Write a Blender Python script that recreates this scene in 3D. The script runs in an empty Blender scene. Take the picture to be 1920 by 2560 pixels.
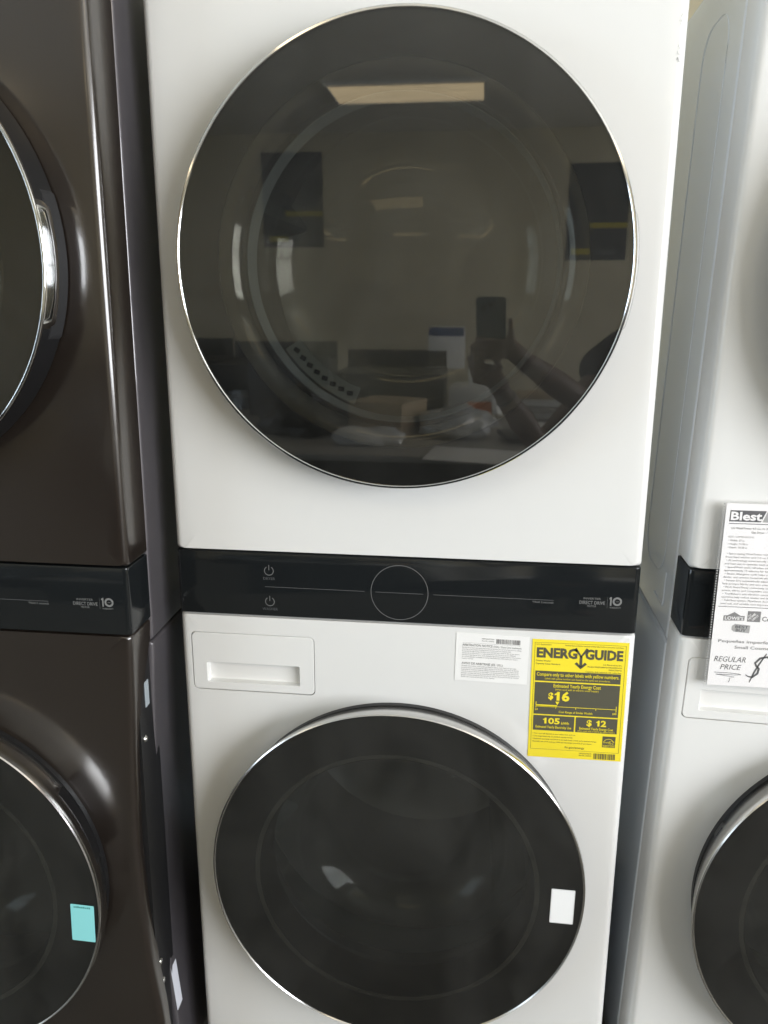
import bpy, bmesh, math, random
from mathutils import Matrix, Vector
R = math.radians
random.seed(7)
sc = bpy.context.scene
COL = sc.collection
ZB = 0.93            # height of the lower edge of the control strip above the floor
W2 = 0.343           # half the width of a tower

# ---------------------------------------------------------------- camera
cam_d = bpy.data.cameras.new('camera')
cam_d.sensor_fit = 'VERTICAL'
cam_d.sensor_height = 36.0
cam_d.lens = 2029.58 / 2560 * 36.0
cam_d.clip_start = 0.005
cam_d.clip_end = 60
cam_d.dof.use_dof = True
cam_d.dof.focus_distance = 1.25
cam_d.dof.aperture_fstop = 7.0
cam = bpy.data.objects.new('camera', cam_d)
COL.objects.link(cam)
cam.location = (0.1144, -1.1285, ZB + 0.4622)
cam.rotation_euler = (1.3186, -0.0028, 0.1238)
sc.camera = cam

# ---------------------------------------------------------------- light
world = bpy.data.worlds.new('World')
sc.world = world
world.use_nodes = True
bg = world.node_tree.nodes['Background']
bg.inputs[0].default_value = (0.75, 0.86, 1.0, 1)
bg.inputs[1].default_value = 1.0
sc.view_settings.view_transform = 'Standard'
sc.view_settings.look = 'None'
sc.view_settings.exposure = 0.12
sc.view_settings.gamma = 1.0
sc.cycles.use_denoising = True
sc.cycles.max_bounces = 10
sc.cycles.diffuse_bounces = 8
sc.cycles.glossy_bounces = 5
sc.cycles.transparent_max_bounces = 16
sc.cycles.transmission_bounces = 6
sc.cycles.caustics_reflective = False
sc.cycles.caustics_refractive = False
sc.cycles.sample_clamp_indirect = 6.0

CEIL = 2.81
XL, XR, YB, YF = -4.6, 3.2, -6.4, 2.5


def area(name, loc, rot, sx, sy, power, col):
    d = bpy.data.lights.new(name, 'AREA')
    d.shape = 'RECTANGLE'; d.size = sx; d.size_y = sy; d.energy = power; d.color = col
    o = bpy.data.objects.new(name, d); COL.objects.link(o)
    o.location = loc; o.rotation_euler = rot
    return o


# daylight through the shop window right of the photographer, plus two added fill windows at left
WIN = (-5.3, -1.1, 0.75, 2.45)      # y0 y1 z0 z1 in the right wall
area('window_daylight', (XR + 0.13, (WIN[0] + WIN[1]) / 2, (WIN[2] + WIN[3]) / 2), (0, R(90), 0),
     WIN[3] - WIN[2], WIN[1] - WIN[0], 375, (0.965, 0.972, 1.0))
WIN_FILL = (-4.5, -0.7, 0.35, 2.6)  # added window in the left wall, a cool fill light
area('left_fill_daylight', (XL - 0.13, (WIN_FILL[0] + WIN_FILL[1]) / 2, (WIN_FILL[2] + WIN_FILL[3]) / 2), (0, R(-90), 0),
     WIN_FILL[3] - WIN_FILL[2], WIN_FILL[1] - WIN_FILL[0], 110, (0.74, 0.87, 1.0))
WIN_FILL_BACK = (0.95, 2.25, 0.35, 2.6)  # added unseen window, lightens the gaps between the towers from behind
area('back_fill_daylight', (XL - 0.13, (WIN_FILL_BACK[0] + WIN_FILL_BACK[1]) / 2, (WIN_FILL_BACK[2] + WIN_FILL_BACK[3]) / 2), (0, R(-90), 0),
     WIN_FILL_BACK[3] - WIN_FILL_BACK[2], WIN_FILL_BACK[1] - WIN_FILL_BACK[0], 240, (0.70, 0.85, 1.0))


# ---------------------------------------------------------------- materials
def new_mat(name):
    m = bpy.data.materials.new(name)
    m.use_nodes = True
    nt = m.node_tree
    return m, nt, nt.nodes['Principled BSDF']


def pmat(name, col, rough=0.5, metal=0.0, var=0.0, scale=6.0, bump=0.0, bscale=300.0, coat=0.0, spec=0.5, rvar=0.0,
         rscale=9.0, stretch=None, coat_ior=1.5):
    m, nt, p = new_mat(name)
    p.inputs['Base Color'].default_value = (*col, 1)
    p.inputs['Roughness'].default_value = rough
    p.inputs['Metallic'].default_value = metal
    p.inputs['Specular IOR Level'].default_value = spec
    p.inputs['Coat Weight'].default_value = coat
    p.inputs['Coat Roughness'].default_value = 0.06
    p.inputs['Coat IOR'].default_value = coat_ior
    tc = nt.nodes.new('ShaderNodeTexCoord')
    src = tc.outputs['Object']
    if stretch:
        mp = nt.nodes.new('ShaderNodeMapping'); mp.inputs['Scale'].default_value = stretch
        nt.links.new(src, mp.inputs[0]); src = mp.outputs[0]
    if var:
        n = nt.nodes.new('ShaderNodeTexNoise'); n.inputs['Scale'].default_value = scale
        n.inputs['Detail'].default_value = 6
        nt.links.new(src, n.inputs['Vector'])
        r = nt.nodes.new('ShaderNodeValToRGB')
        r.color_ramp.elements[0].position = 0.3; r.color_ramp.elements[1].position = 0.7
        r.color_ramp.elements[0].color = (*[c * (1 - var) for c in col], 1)
        r.color_ramp.elements[1].color = (*[min(1, c * (1 + var)) for c in col], 1)
        nt.links.new(n.outputs[0], r.inputs[0]); nt.links.new(r.outputs[0], p.inputs['Base Color'])
    if rvar:
        n = nt.nodes.new('ShaderNodeTexNoise'); n.inputs['Scale'].default_value = rscale
        n.inputs['Detail'].default_value = 5
        nt.links.new(src, n.inputs['Vector'])
        mr = nt.nodes.new('ShaderNodeMapRange')
        mr.inputs[1].default_value = 0.3; mr.inputs[2].default_value = 0.7
        mr.inputs[3].default_value = max(0.01, rough - rvar); mr.inputs[4].default_value = rough + rvar
        nt.links.new(n.outputs[0], mr.inputs[0]); nt.links.new(mr.outputs[0], p.inputs['Roughness'])
    if bump:
        n = nt.nodes.new('ShaderNodeTexNoise'); n.inputs['Scale'].default_value = bscale
        n.inputs['Detail'].default_value = 3
        nt.links.new(src, n.inputs['Vector'])
        b = nt.nodes.new('ShaderNodeBump'); b.inputs['Strength'].default_value = bump
        b.inputs['Distance'].default_value = 0.002
        nt.links.new(n.outputs[0], b.inputs['Height']); nt.links.new(b.outputs[0], p.inputs['Normal'])
    return m


def glass_mat(name, tint, ior, smear_haze=0.0, rough=0.0):
    """thin pane surface: Fresnel mirror over tinted see-through, with a faint diffuse film (dust; on washer glass and bowls also added haze)"""
    m = bpy.data.materials.new(name); m.use_nodes = True
    nt = m.node_tree; nt.nodes.clear()
    out = nt.nodes.new('ShaderNodeOutputMaterial')
    fr = nt.nodes.new('ShaderNodeFresnel')
    # same reflectance from both sides: a thin pane has no total reflection on the way out
    gm = nt.nodes.new('ShaderNodeNewGeometry'); mi = nt.nodes.new('ShaderNodeMix')
    mi.inputs['A'].default_value = ior; mi.inputs['B'].default_value = 1.0 / ior
    nt.links.new(gm.outputs['Backfacing'], mi.inputs['Factor']); nt.links.new(mi.outputs['Result'], fr.inputs[0])
    gl = nt.nodes.new('ShaderNodeBsdfGlossy'); gl.inputs['Roughness'].default_value = rough
    gl.inputs['Color'].default_value = (1, 1, 1, 1)
    tr = nt.nodes.new('ShaderNodeBsdfTransparent'); tr.inputs[0].default_value = (*tint, 1)
    mx = nt.nodes.new('ShaderNodeMixShader')
    nt.links.new(fr.outputs[0], mx.inputs[0]); nt.links.new(tr.outputs[0], mx.inputs[1]); nt.links.new(gl.outputs[0], mx.inputs[2])
    last = mx.outputs[0]
    if smear_haze:
        tc = nt.nodes.new('ShaderNodeTexCoord')
        mp = nt.nodes.new('ShaderNodeMapping'); mp.inputs['Scale'].default_value = (5, 5, 3.2)
        mp.inputs['Rotation'].default_value = (0, 0.5, 0)
        n = nt.nodes.new('ShaderNodeTexNoise'); n.inputs['Scale'].default_value = 1.0
        n.inputs['Detail'].default_value = 7; n.inputs['Roughness'].default_value = 0.6; n.inputs['Distortion'].default_value = 1.1
        nt.links.new(tc.outputs['Object'], mp.inputs[0]); nt.links.new(mp.outputs[0], n.inputs['Vector'])
        mr = nt.nodes.new('ShaderNodeMapRange')
        mr.inputs[1].default_value = 0.35; mr.inputs[2].default_value = 0.8
        mr.inputs[3].default_value = smear_haze * 0.35; mr.inputs[4].default_value = smear_haze * 1.8
        nt.links.new(n.outputs[0], mr.inputs[0])
        df = nt.nodes.new('ShaderNodeBsdfDiffuse'); df.inputs[0].default_value = (0.7, 0.69, 0.66, 1)
        m2 = nt.nodes.new('ShaderNodeMixShader')
        nt.links.new(mr.outputs[0], m2.inputs[0]); nt.links.new(last, m2.inputs[1]); nt.links.new(df.outputs[0], m2.inputs[2])
        last = m2.outputs[0]
    nt.links.new(last, out.inputs[0])
    return m


def emit_mat(name, col, strength, stripes=False):
    m = bpy.data.materials.new(name); m.use_nodes = True
    nt = m.node_tree; nt.nodes.clear()
    out = nt.nodes.new('ShaderNodeOutputMaterial')
    e = nt.nodes.new('ShaderNodeEmission'); e.inputs[0].default_value = (*col, 1); e.inputs[1].default_value = strength
    if stripes:
        tc = nt.nodes.new('ShaderNodeTexCoord')
        mp = nt.nodes.new('ShaderNodeMapping'); mp.inputs['Scale'].default_value = (1.2, 9, 1)
        n = nt.nodes.new('ShaderNodeTexNoise'); n.inputs['Scale'].default_value = 3.0; n.inputs['Detail'].default_value = 4
        nt.links.new(tc.outputs['Object'], mp.inputs[0]); nt.links.new(mp.outputs[0], n.inputs['Vector'])
        mr = nt.nodes.new('ShaderNodeMapRange'); mr.inputs[1].default_value = 0.3; mr.inputs[2].default_value = 0.7
        mr.inputs[3].default_value = strength * 0.8; mr.inputs[4].default_value = strength * 1.15
        nt.links.new(n.outputs[0], mr.inputs[0]); nt.links.new(mr.outputs[0], e.inputs[1])
    nt.links.new(e.outputs[0], out.inputs[0])
    return m


M = {}
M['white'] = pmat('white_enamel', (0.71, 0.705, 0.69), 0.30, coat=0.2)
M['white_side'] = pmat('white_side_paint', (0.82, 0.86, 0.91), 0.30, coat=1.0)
M['white_plastic'] = pmat('white_plastic', (0.72, 0.715, 0.70), 0.3, bump=0.02, bscale=900)
M['steel'] = pmat('black_steel', (0.023, 0.0165, 0.0130), 0.30, metal=0.3, coat=1.0, coat_ior=1.62)
M['steel'].node_tree.nodes['Principled BSDF'].inputs['Coat Roughness'].default_value = 0.13
M['steel_side'] = pmat('black_steel_side', (0.105, 0.096, 0.105), 0.42, metal=0.3, coat=0.7, coat_ior=1.6)
M['strip'] = pmat('black_glass_strip', (0.0105, 0.0120, 0.0130), 0.10)
M['black'] = pmat('black_plastic', (0.012, 0.012, 0.013), 0.32, var=0.1)
M['black_gloss'] = pmat('black_gloss_plastic', (0.008, 0.008, 0.009), 0.14)
M['grip_grey'] = pmat('grip_grey', (0.028, 0.028, 0.030), 0.45)
M['print_black'] = pmat('black_glass_print', (0.006, 0.006, 0.0055), 0.6)
M['rubber'] = pmat('grey_rubber', (0.055, 0.056, 0.058), 0.55, var=0.1)
M['chrome'] = pmat('chrome', (0.72, 0.72, 0.72), 0.09, metal=1.0)
M['satin'] = pmat('satin_silver', (0.62, 0.61, 0.60), 0.18, metal=1.0)
M['ring_grey'] = pmat('grey_door_ring', (0.33, 0.37, 0.40), 0.45, var=0.06, scale=9)
M['grille'] = pmat('grille_plastic', (0.19, 0.21, 0.205), 0.5)
M['drum_dark'] = pmat('dark_drum_metal', (0.33, 0.33, 0.33), 0.38, metal=0.6)
M['drum'] = pmat('drum_metal', (0.36, 0.355, 0.34), 0.42, metal=0.6, var=0.16, scale=4, rvar=0.1)
M['mirror_glass'] = glass_mat('tinted_door_glass', (0.57, 0.57, 0.545), 1.55, smear_haze=0.013)
M['washer_glass'] = glass_mat('dark_door_glass', (0.59, 0.60, 0.59), 1.50, smear_haze=0.018)  # its diffuse film paints in veiling glare to lift the blacks
M['bowl'] = glass_mat('clear_bowl_glass', (0.86, 0.88, 0.88), 1.85, smear_haze=0.02, rough=0.03)
M['bowl_deep'] = glass_mat('washer_bowl_glass', (0.84, 0.86, 0.87), 1.6, smear_haze=0.035, rough=0.06)  # diffuse film put in for a soft window sheen on the bowl wall
M['mark'] = pmat('grey_print', (0.115, 0.115, 0.115), 0.6)
M['mark_dim'] = pmat('dim_grey_print', (0.075, 0.078, 0.082), 0.6)
M['mark_light'] = pmat('pale_print', (0.18, 0.18, 0.177), 0.6)
M['yellow'] = pmat('yellow_label_paper', (0.86, 0.70, 0.035), 0.42, var=0.02, scale=20)
M['yellow_ink'] = pmat('olive_black_ink', (0.085, 0.08, 0.055), 0.5)
M['paper'] = pmat('white_paper', (0.80, 0.79, 0.775), 0.6, var=0.02, scale=25)
M['paper_grey'] = pmat('copier_paper', (0.83, 0.81, 0.815), 0.6)
M['ink'] = pmat('black_ink', (0.085, 0.085, 0.09), 0.6)
M['ink_grey'] = pmat('grey_ink', (0.20, 0.195, 0.195), 0.6)
M['ink_mid'] = pmat('mid_grey_ink', (0.36, 0.355, 0.35), 0.6)
M['teal'] = pmat('teal_tag_paper', (0.29, 0.74, 0.76), 0.45)
M['teal_ink'] = pmat('teal_ink', (0.05, 0.30, 0.28), 0.5)
M['tag_white'] = pmat('tag_white', (0.82, 0.82, 0.82), 0.4)
M['sleeve'] = glass_mat('clear_sleeve', (1, 1, 1), 1.18, smear_haze=0.015, rough=0.15)
M['scuff'] = pmat('scuff_grey', (0.55, 0.55, 0.54), 0.6)
M['screw'] = pmat('screw_metal', (0.7, 0.69, 0.66), 0.25, metal=1)
M['lip'] = pmat('glossy_dark_lip', (0.010, 0.010, 0.011), 0.06, spec=1.0, coat=1.0, coat_ior=1.9)
M['lilac'] = pmat('pale_sticker', (0.72, 0.73, 0.80), 0.35)
M['wall'] = pmat('beige_wall_paint', (0.50, 0.45, 0.33), 0.75, var=0.04, scale=1.5, bump=0.1, bscale=60)
M['ceil'] = pmat('ceiling_tile', (0.74, 0.72, 0.66), 0.85, var=0.06, scale=8)
M['floor'] = pmat('brown_carpet', (0.12, 0.11, 0.092), 0.9, var=0.25, scale=20, bump=0.3, bscale=250)
M['tube_light'] = emit_mat('lit_diffuser', (1.0, 0.80, 0.50), 4.4, stripes=True)
M['fixture'] = pmat('light_fixture', (0.7, 0.69, 0.65), 0.5)
M['poster'] = pmat('poster_print', (0.05, 0.055, 0.062), 0.4, var=0.3, scale=3)
M['poster_text'] = pmat('poster_text', (0.11, 0.12, 0.13), 0.5)
M['poster_yellow'] = pmat('poster_yellow', (0.36, 0.30, 0.03), 0.5)
M['skin'] = pmat('skin', (0.20, 0.125, 0.09), 0.5, var=0.06, scale=20)
M['cloth'] = pmat('dark_cloth', (0.022, 0.021, 0.023), 0.85, var=0.2, scale=30)
M['hair'] = pmat('hair', (0.012, 0.010, 0.009), 0.5)
M['phone'] = pmat('phone_case', (0.09, 0.12, 0.125), 0.35)
M['lens'] = pmat('phone_lens', (0.005, 0.005, 0.006), 0.05)
M['table'] = pmat('grey_table', (0.30, 0.285, 0.26), 0.45, var=0.1, scale=5)
M['card'] = pmat('cardboard', (0.36, 0.27, 0.17), 0.75, var=0.08, scale=8)
M['box_white'] = pmat('white_box_card', (0.74, 0.73, 0.71), 0.5)
M['blue'] = pmat('blue_print', (0.04, 0.075, 0.18), 0.5)
M['wrap'] = pmat('plastic_wrap', (0.42, 0.42, 0.42), 0.25)
M['orange'] = pmat('orange_print', (0.75, 0.22, 0.05), 0.5)
M['dark'] = pmat('dark_appliance', (0.014, 0.016, 0.016), 0.45)
M['frame'] = pmat('window_frame_paint', (0.10, 0.10, 0.11), 0.4)
M['pane'] = glass_mat('window_pane', (0.96, 0.97, 0.97), 1.2)


# ---------------------------------------------------------------- mesh helpers
def link(name, me, mat, parent=None, smooth=32):
    o = bpy.data.objects.new(name, me)
    COL.objects.link(o)
    if mat is not None:
        me.materials.append(M[mat] if isinstance(mat, str) else mat)
    if parent is not None:
        o.parent = parent
    if smooth and me.polygons:
        me.shade_smooth()
        me.set_sharp_from_angle(angle=R(smooth))
    return o


def mesh_from(verts, faces, name='mesh'):
    me = bpy.data.meshes.new(name)
    me.from_pydata([tuple(v) for v in verts], [], faces)
    bm = bmesh.new(); bm.from_mesh(me)
    bmesh.ops.recalc_face_normals(bm, faces=bm.faces)
    bm.to_mesh(me); bm.free()
    return me


def loft(loops, cap0=True, cap1=True, closed=True):
    n = len(loops[0]); V = [p for l in loops for p in l]; F = []
    for k in range(len(loops) - 1):
        for i in range(n if closed else n - 1):
            j = (i + 1) % n
            F.append((k * n + i, k * n + j, (k + 1) * n + j, (k + 1) * n + i))
    if cap0: F.append(tuple(range(n)))
    if cap1: F.append(tuple(range((len(loops) - 1) * n, len(loops) * n)))
    return V, F


def revolve(profile, cz, n=128, ring=False, cap=False, cx=0.0):
    """profile of (radius, y) turned about the y axis through (cx, cz)"""
    loops = [[(cx + r * math.cos(2 * math.pi * i / n), y, cz + r * math.sin(2 * math.pi * i / n)) for i in range(n)] for r, y in profile]
    if ring: loops.append(loops[0])
    if ring:
        V, F = loft(loops[:-1], False, False)
        k = len(loops) - 2
        for i in range(n):
            j = (i + 1) % n
            F.append((k * n + i, k * n + j, j, i))
        return mesh_from(V, F)
    V, F = loft(loops, False, cap)
    return mesh_from(V, F)


def arc_solid(profile, cz, a0, a1, n=40, taper=0.12, r_in=None, cx=0.0):
    """closed (radius, y) profile swept along an arc in degrees; its ends sink towards r_in"""
    loops = []
    for i in range(n + 1):
        t = i / n
        a = R(a0 + (a1 - a0) * t)
        e = min(1.0, min(t, 1 - t) / taper) if taper else 1.0
        e = e * e * (3 - 2 * e)
        lp = []
        for r, y in profile:
            rr = r if r_in is None else r_in + (r - r_in) * e
            lp.append((cx + rr * math.cos(a), y, cz + rr * math.sin(a)))
        loops.append(lp)
    V, F = loft(loops, True, True)
    return mesh_from(V, F)


def rrect(hw, hh, r, nc=6, ns=28):
    pts = []
    for (cx, cz, a0), (dx, dz, L) in zip(
            [(hw - r, -hh + r, -90), (hw - r, hh - r, 0), (-hw + r, hh - r, 90), (-hw + r, -hh + r, 180)],
            [(0, 1, 2 * (hh - r)), (-1, 0, 2 * (hw - r)), (0, -1, 2 * (hh - r)), (1, 0, 2 * (hw - r))]):
        for i in range(nc):
            a = R(a0 + 90 * i / nc)
            pts.append((cx + r * math.cos(a), cz + r * math.sin(a)))
        a = R(a0 + 90)
        ex, ez = cx + r * math.cos(a), cz + r * math.sin(a)
        for i in range(ns):
            pts.append((ex + dx * L * i / ns, ez + dz * L * i / ns))
    return pts


def box_mesh(x0, x1, y0, y1, z0, z1, bev=0.0, seg=2):
    bm = bmesh.new()
    bmesh.ops.create_cube(bm, size=1)
    for v in bm.verts:
        v.co = Vector(((x0 + x1) / 2 + v.co.x * (x1 - x0), (y0 + y1) / 2 + v.co.y * (y1 - y0), (z0 + z1) / 2 + v.co.z * (z1 - z0)))
    if bev:
        bmesh.ops.bevel(bm, geom=bm.edges[:], offset=bev, segments=seg, affect='EDGES', profile=0.5)
    me = bpy.data.meshes.new('box'); bm.to_mesh(me); bm.free()
    return me


def join_meshes(meshes):
    bm = bmesh.new()
    for m in meshes:
        bm.from_mesh(m)
    me = bpy.data.meshes.new('joined'); bm.to_mesh(me); bm.free()
    return me


def polyline_tube(pts, radii, n=10, cap=True):
    loops = []
    P = [Vector(p) for p in pts]
    up = Vector((0, 0, 1))
    for i, p in enumerate(P):
        d = (P[min(i + 1, len(P) - 1)] - P[max(i - 1, 0)]).normalized()
        a = d.cross(up)
        if a.length < 1e-3: a = d.cross(Vector((0, 1, 0)))
        a.normalize(); b = d.cross(a)
        r = radii[i] if isinstance(radii, (list, tuple)) else radii
        loops.append([tuple(p + (a * math.cos(2 * math.pi * k / n) + b * math.sin(2 * math.pi * k / n)) * r) for k in range(n)])
    V, F = loft(loops, cap, cap)
    return mesh_from(V, F)


def empty(name, label=None, cat=None, group=None, parent=None, matrix=None):
    o = bpy.data.objects.new(name, None); COL.objects.link(o)
    o.empty_display_size = 0.1
    if parent is not None: o.parent = parent
    if matrix is not None: o.matrix_world = matrix
    tag(o, label, cat, group)
    return o


def tag(o, label=None, cat=None, group=None, kind=None):
    if label: o['label'] = label
    if cat: o['category'] = cat
    if group: o['group'] = group
    if kind: o['kind'] = kind
    return o


# ---- print: text and flat shapes laid out in a local (x, z) plane facing -y
class Print:
    def __init__(self):
        self.V = []; self.F = []

    def add(self, V, F):
        k = len(self.V)
        self.V += V; self.F += [tuple(i + k for i in f) for f in F]

    def poly(self, pts, y=0.0):
        self.add([(x, y, z) for x, z in pts], [tuple(range(len(pts)))])

    def rect(self, x0, x1, z0, z1, y=0.0):
        self.poly([(x0, z0), (x1, z0), (x1, z1), (x0, z1)], y)

    def line(self, pts, w, y=0.0):
        P = [Vector(p) for p in pts]
        n = len(P); L = []
        for i in range(n):
            d = (P[min(i + 1, n - 1)] - P[max(i - 1, 0)]).normalized()
            ww = w[i] if isinstance(w, (list, tuple)) else w
            q = Vector((-d.y, d.x)) * ww / 2
            L.append((P[i] + q, P[i] - q))
        V = []; F = []
        for a, b in L:
            V += [(a.x, y, a.y), (b.x, y, b.y)]
        for i in range(n - 1):
            F.append((2 * i, 2 * i + 1, 2 * i + 3, 2 * i + 2))
        self.add(V, F)

    def ring(self, cx, cz, r, w, a0=0, a1=360, n=64, y=0.0):
        self.line([(cx + r * math.cos(R(a0 + (a1 - a0) * i / n)), cz + r * math.sin(R(a0 + (a1 - a0) * i / n))) for i in range(n + 1)], w, y)

    def text(self, s, x, z, h, width=None, align='L', bold=0.0, shear=0.0, y=0.0):
        """baseline start (x, z), capital height h; squeezed or stretched to width when given"""
        cu = bpy.data.curves.new('t', 'FONT')
        cu.body = s; cu.size = 1.0; cu.resolution_u = 2; cu.offset = bold; cu.shear = shear
        ob = bpy.data.objects.new('t', cu)
        me = bpy.data.meshes.new_from_object(ob)
        if me.vertices:
            xs = [v.co.x for v in me.vertices]
            x0, x1 = min(xs), max(xs)
            k = h / 0.70
            kx = width / (x1 - x0) if width else k
            off = {'L': 0, 'C': -(x1 - x0) / 2, 'R': -(x1 - x0)}[align]
            self.add([(x + (v.co.x - x0 + off) * kx, y, z + v.co.y * k) for v in me.vertices], [tuple(p.vertices) for p in me.polygons])
        bpy.data.objects.remove(ob); bpy.data.curves.remove(cu); bpy.data.meshes.remove(me)

    def one(self, x0, x1, z, h):
        w = x1 - x0; a = x0 + w * 0.42
        self.poly([(a, z), (x1, z), (x1, z + h), (a + w * 0.12, z + h), (x0 + w * 0.35, z + h * 0.84), (x0, z + h * 0.76), (x0, z + h * 0.58), (a, z + h * 0.66)])

    def build(self, name, mat, parent, y=0.0, mirror_x=False, kind=None):
        me = bpy.data.meshes.new(name)
        sx = -1 if mirror_x else 1
        me.from_pydata([(sx * v[0], (v[1] + y), v[2]) for v in self.V], [], self.F)
        return tag(link(name, me, mat, parent, smooth=0), kind=kind)


# ---------------------------------------------------------------- the setting
def quad(name, pts, mat):
    o = link(name, mesh_from(pts, [(0, 1, 2, 3)]), mat, None, 0)
    tag(o, kind='structure')
    return o


def slab(name, x0, x1, y0, y1, z0, z1, mat):
    o = link(name, box_mesh(x0, x1, y0, y1, z0, z1), mat, None, 0)
    return tag(o, kind='structure')


slab('floor', XL - 0.3, XR + 0.3, YB - 0.3, YF + 0.3, -0.1, 0, 'floor')
slab('ceiling', XL - 0.3, XR + 0.3, YB - 0.3, YF + 0.3, CEIL, CEIL + 0.1, 'ceil')
slab('wall_behind_towers', XL - 0.3, XR + 0.3, YF, YF + 0.1, 0, CEIL, 'wall')
slab('wall_opposite', XL - 0.3, XR + 0.3, YB - 0.1, YB, 0, CEIL, 'wall')


def wall_with_windows(name, x0, x1, wins):
    ms = []; y = YB
    for y0, y1, z0, z1 in wins:
        ms += [box_mesh(x0, x1, y, y0, 0, CEIL), box_mesh(x0, x1, y0, y1, 0, z0), box_mesh(x0, x1, y0, y1, z1, CEIL)]
        y = y1
    ms.append(box_mesh(x0, x1, y, YF, 0, CEIL))
    return tag(link(name, join_meshes(ms), 'wall', None, 0), kind='structure')


wall_with_windows('wall_right', XR, XR + 0.1, [WIN])
wall_with_windows('wall_left', XL - 0.1, XL, [WIN_FILL, WIN_FILL_BACK])


def window(xc, win, n, label):
    y0, y1, z0, z1 = win
    w = empty('shop_window', label, 'window', 'shop windows', matrix=Matrix.Translation((xc, (y0 + y1) / 2, z0)))
    hy, h = (y1 - y0) / 2, z1 - z0
    fr = join_meshes([box_mesh(-0.03, 0.03, -hy, hy, 0, 0.06), box_mesh(-0.03, 0.03, -hy, hy, h - 0.06, h),
                      box_mesh(-0.03, 0.03, -hy, -hy + 0.06, 0.06, h - 0.06), box_mesh(-0.03, 0.03, hy - 0.06, hy, 0.06, h - 0.06)])
    link('window_frame', fr, 'frame', w, 0)
    pw = (2 * hy - 0.12) / n
    zt = h * 0.36
    for i in range(n):
        a = -hy + 0.06 + i * pw
        if i: link('mullion', box_mesh(-0.028, 0.028, a - 0.03, a + 0.03, 0.06, h - 0.06), 'frame', w, 0)
        link('transom', box_mesh(-0.025, 0.025, a + 0.03, a + pw - 0.03, zt - 0.03, zt + 0.03), 'frame', w, 0)
        link('pane', box_mesh(-0.003, 0.003, a + 0.03, a + pw - 0.03, 0.06, zt - 0.03), 'pane', w, 0)
        link('pane', box_mesh(-0.003, 0.003, a + 0.03, a + pw - 0.03, zt + 0.03, h - 0.06), 'pane', w, 0)


window(XR + 0.05, WIN, 3, 'dark framed shop window right of the photographer, seen only in reflections')
window(XL - 0.05, WIN_FILL, 2, 'added dark framed fill window at the far left, seen only in reflections')

window(XL - 0.05, WIN_FILL_BACK, 1, 'added narrow framed fill window behind the towers, unseen but for its light')


def ceiling_light(x, y, label):
    o = empty('ceiling_light', label, 'ceiling light', 'fluorescent ceiling lights', matrix=Matrix.Translation((x, y, CEIL - 0.012)))
    hx, hy = 0.545, 0.27
    fr = join_meshes([box_mesh(-hx, hx, -hy, -hy + 0.022, -0.012, 0.011), box_mesh(-hx, hx, hy - 0.022, hy, -0.012, 0.011),
                      box_mesh(-hx, -hx + 0.022, -hy + 0.022, hy - 0.022, -0.012, 0.011), box_mesh(hx - 0.022, hx, -hy + 0.022, hy - 0.022, -0.012, 0.011)])
    link('frame', fr, 'fixture', o, 0)
    link('diffuser', box_mesh(-hx + 0.022, hx - 0.022, -hy + 0.022, hy - 0.022, -0.004, 0.008), 'tube_light', o, 0)


for (x, y, s) in [(-0.48, -5.05, 'warm lit ceiling panel reflected high in the dryer door glass'),
                  (-3.5, -5.05, 'warm lit ceiling panel left of the reflected one'),
                  (2.0, -5.05, 'warm lit ceiling panel right of the reflected one'),
                  (-0.48, -2.5, 'warm lit ceiling panel nearest above the photographer'),
                  (-3.0, -2.5, 'warm lit ceiling panel above the left end of the aisle'),
                  (2.0, -2.5, 'warm lit ceiling panel close to the large window'),
                  (1.6, 1.75, 'added warm ceiling panel behind the towers, unseen, lighting the gaps')]:  # last panel is an added, unseen light for the gaps between towers
    ceiling_light(x, y, s)


# ---------------------------------------------------------------- laundry towers
TOP = 0.925       # top above the control strip's lower edge
ZA = 0.0992       # upper edge of the control strip
DZ, DR = 0.5109, 0.2932     # dryer door centre height and radius
WZ, WR = -0.4094, 0.2899    # washer door


def front_panel(hw, z0, z1, depth, rad, hole, notch=None, bow=None, zr=0.0025):
    zc, hh = (z0 + z1) / 2, (z1 - z0) / 2
    base = rrect(hw, hh, 0.006, nc=4, ns=36)
    loops = []

    def loop(inset, y):
        L = []
        for x, z in base:
            kx = (hw - inset) / hw
            kz = (hh - min(inset, zr)) / hh
            L.append([x * kx, y, zc + z * kz])
        return L
    loops.append(loop(0.0, depth)); loops.append(loop(0.0, depth * 0.5)); loops.append(loop(0.0, rad))
    for k in range(1, 6):
        a = R(90 * k / 5)
        loops.append(loop(rad * (1 - math.cos(a)), rad * (1 - math.sin(a))))
    outer = loops[-1]
    hz, hr = hole
    mid = []; circ = []; circ2 = []
    for x, y, z in outer:
        a = math.atan2(z - hz, x)
        cx, cz = hr * math.cos(a), hz + hr * math.sin(a)
        circ.append([cx, 0.0, cz]); circ2.append([cx, 0.02, cz])
        mid.append([x + (cx - x) * 0.12, 0.0, z + (cz - z) * 0.12])
    loops += [mid, circ, circ2]
    # closed solid: inner back plate
    back = [[p[0], 0.02, p[2]] for p in loop(0.004, 0.0)]
    loops += [back, loop(0.004, depth)]
    if bow:
        for L in loops:
            for p in L:
                if p[0] > 0.05: bow(p)
    n = len(base)
    V, F = loft(loops, False, False)
    k = len(loops) - 1
    for i in range(n):
        j = (i + 1) % n
        F.append((k * n + i, k * n + j, j, i))
    return mesh_from(V, F)


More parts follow.
